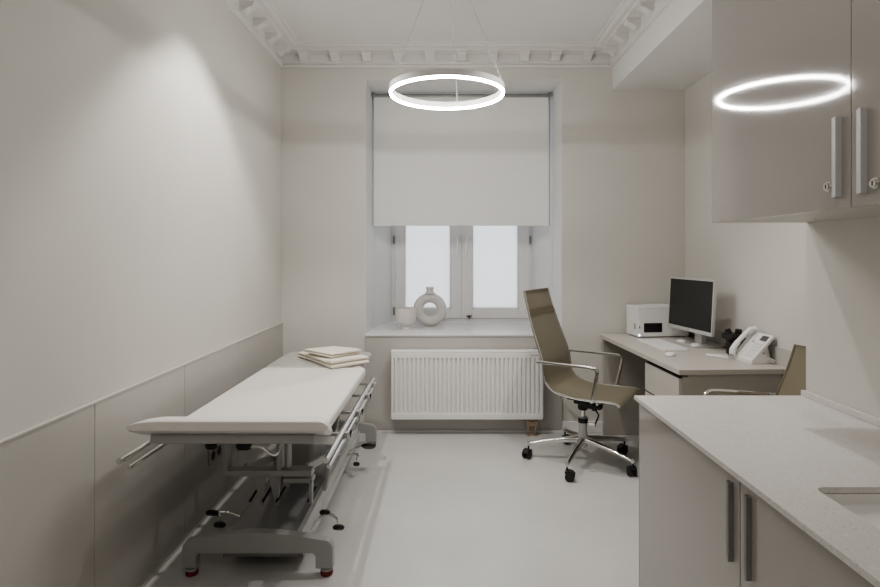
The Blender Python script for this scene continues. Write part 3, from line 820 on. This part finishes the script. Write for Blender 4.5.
MB().lathe([(.001, 0), (.028, 0), (.028, .003), (.022, .004), (.001, .002)], (.96, .90, zb(.90, 0)+.0005), 24).build('drain', 'chrome', sk, 'round metal drain', world=True)

def handle(parent, xface, y, z0, z1, mat, s=1):
    h = MB()
    w, p = (.0095, .013) if mat == 'alu' else (.009, .010)
    h.box(xface-.003, xface, y-w, y+w, z0, z1)
    h.box(xface-p, xface-.003, y-w, y-w+.004, z0, z1).box(xface-p*.8, xface-.003, y+w-.006, y+w, z0, z1)
    h.box(xface-p-.002, xface-p, y-w, y-w*.2, z0, z1)
    return h.build('handle', mat, parent, 'flat aluminium bar handle', world=True)

CF = .675
for (ya, yb, hy, lab) in ((GY, 1.955, GY+.038, 'glossy taupe base cabinet at the far end under the worktop'), (.52, GY, GY-.040, 'glossy taupe base cabinet under the sink')):
    cb = thing('base_cabinet', lab, 'cabinet', (.96, (ya+yb)/2, 0), 0, 'base cabinets')
    lo = MB()
    za = .885 if ya > 1.2 else .815
    if ya > 1.2:
        lo.box(CF+.02, XB-.002, ya+.0005, yb-.0005, .10, za, bev=.001)
    else:
        lo.box(CF+.02, XB-.002, ya+.0005, ya+.0185, .10, .885).box(CF+.02, XB-.002, yb-.0185, yb-.0005, .10, .885)
        lo.box(CF+.02, XB-.002, ya+.0185, yb-.0185, .10, .118).box(XB-.012, XB-.002, ya+.0185, yb-.0185, .118, .878)
    lo.build('carcass', 'gloss_body', cb, world=True)
    MB().box(CF+.05, XB-.01, ya+.001, yb-.001, 0, .0995).build('plinth', 'gloss_body', cb, world=True)
    dr = MB().box(CF, CF+.0195, ya+.0015, yb-.0015, .105, .883, bev=.0015).build('door', 'gloss', cb, 'glossy taupe door', world=True)
    handle(dr, CF, hy, .675, .86, 'alu_dark')
    if ya > 1.2:
        MB().box(CF+.0, XB-.002, yb, yb+.0045, 0, .885).build('end_panel', 'gloss', cb, world=True)
# wall cabinets
UF = .928
for (ya, yb, hy, ly, lz, lab) in ((1.283, 1.957, 1.323, 1.352, 1.560, 'glossy taupe wall cabinet reflecting the ring lamp'), (.60, 1.283, 1.243, 1.204, 1.550, 'glossy taupe wall cabinet at the right edge of the view')):
    cb = thing('wall_cabinet', lab, 'cabinet', (1.09, (ya+yb)/2, 1.5), 0, 'wall cabinets')
    MB().box(UF+.02, XB-.001, ya+.0005, yb-.0005, 1.506, 2.40, bev=.001).build('carcass', 'gloss_body', cb, world=True)
    dr = MB().box(UF, UF+.0195, ya+.0012, yb-.0012, 1.505, 2.40, bev=.0012).build('door', 'gloss', cb, 'glossy taupe door', world=True)
    handle(dr, UF, hy, 1.532, 1.720, 'alu')
    lk = MB().tube([(UF+.001, ly, lz), (UF-.006, ly, lz)], .012, 20).tube([(UF-.006, ly, lz), (UF-.012, ly, lz)], .009, 20)
    lo = lk.build('lock', 'chrome', dr, 'round chrome lock', world=True)
    MB().box(UF-.0128, UF-.0118, ly-.0012, ly+.0012, lz-.005, lz+.005).build('keyhole', 'black', lo, world=True)

# ------------------------------------------------------------------ lights
def spot(name, loc, energy, size, blend, col=(1, .94, .86), target=None, rad=.03):
    l = bpy.data.lights.new(name, 'SPOT'); l.energy = energy; l.spot_size = R(size); l.spot_blend = blend; l.color = col; l.shadow_soft_size = rad
    o = bpy.data.objects.new(name, l); C.objects.link(o); o.location = loc
    if target:
        o.rotation_euler = (Vector(target)-Vector(loc)).to_track_quat('-Z', 'Y').to_euler()
    return o
spot('downlight_beam', (-.79, 2.82, 2.965), 48, 92, .4, (1, .97, .93))
spot('downlight_beam', (.70, 2.82, 2.965), 40, 92, .5, (1, .97, .93))
spot('downlight_beam', (.55, .9, 2.965), 9, 130, .9, (1, .96, .91))
spot('downlight_beam', (-.60, .5, 2.965), 4, 120, .9, (1, .96, .91))
l = bpy.data.lights.new('ceiling_fill', 'AREA'); l.shape = 'RECTANGLE'; l.size = 1.2; l.size_y = .6; l.energy = 5.5; l.color = (1, .96, .91)  # unseen area fill added behind the camera to lift the room, no real fixture
o = bpy.data.objects.new('ceiling_fill', l); C.objects.link(o); o.location = (0, -.4, 2.95)

# world: overcast daylight beyond the frosted window
w = bpy.data.worlds.new('overcast'); bpy.context.scene.world = w; w.use_nodes = True
bg = w.node_tree.nodes['Background']; bg.inputs['Color'].default_value = (.985, .99, 1.0, 1); bg.inputs['Strength'].default_value = 1.35

# ------------------------------------------------------------------ camera
cd_ = bpy.data.cameras.new('camera'); cd_.sensor_width = 36; cd_.lens = 560/880*36
cd_.shift_x = -6/880; cd_.shift_y = -40.5/880; cd_.clip_start = .02
cam = bpy.data.objects.new('camera', cd_); C.objects.link(cam); cam.location = (0, 0, 1.40); cam.rotation_euler = (PI/2, 0, 0)
bpy.context.scene.camera = cam
vs_ = bpy.context.scene.view_settings
vs_.view_transform = 'AgX'; vs_.look = 'AgX - Medium High Contrast'; vs_.exposure = .5; vs_.gamma = 1
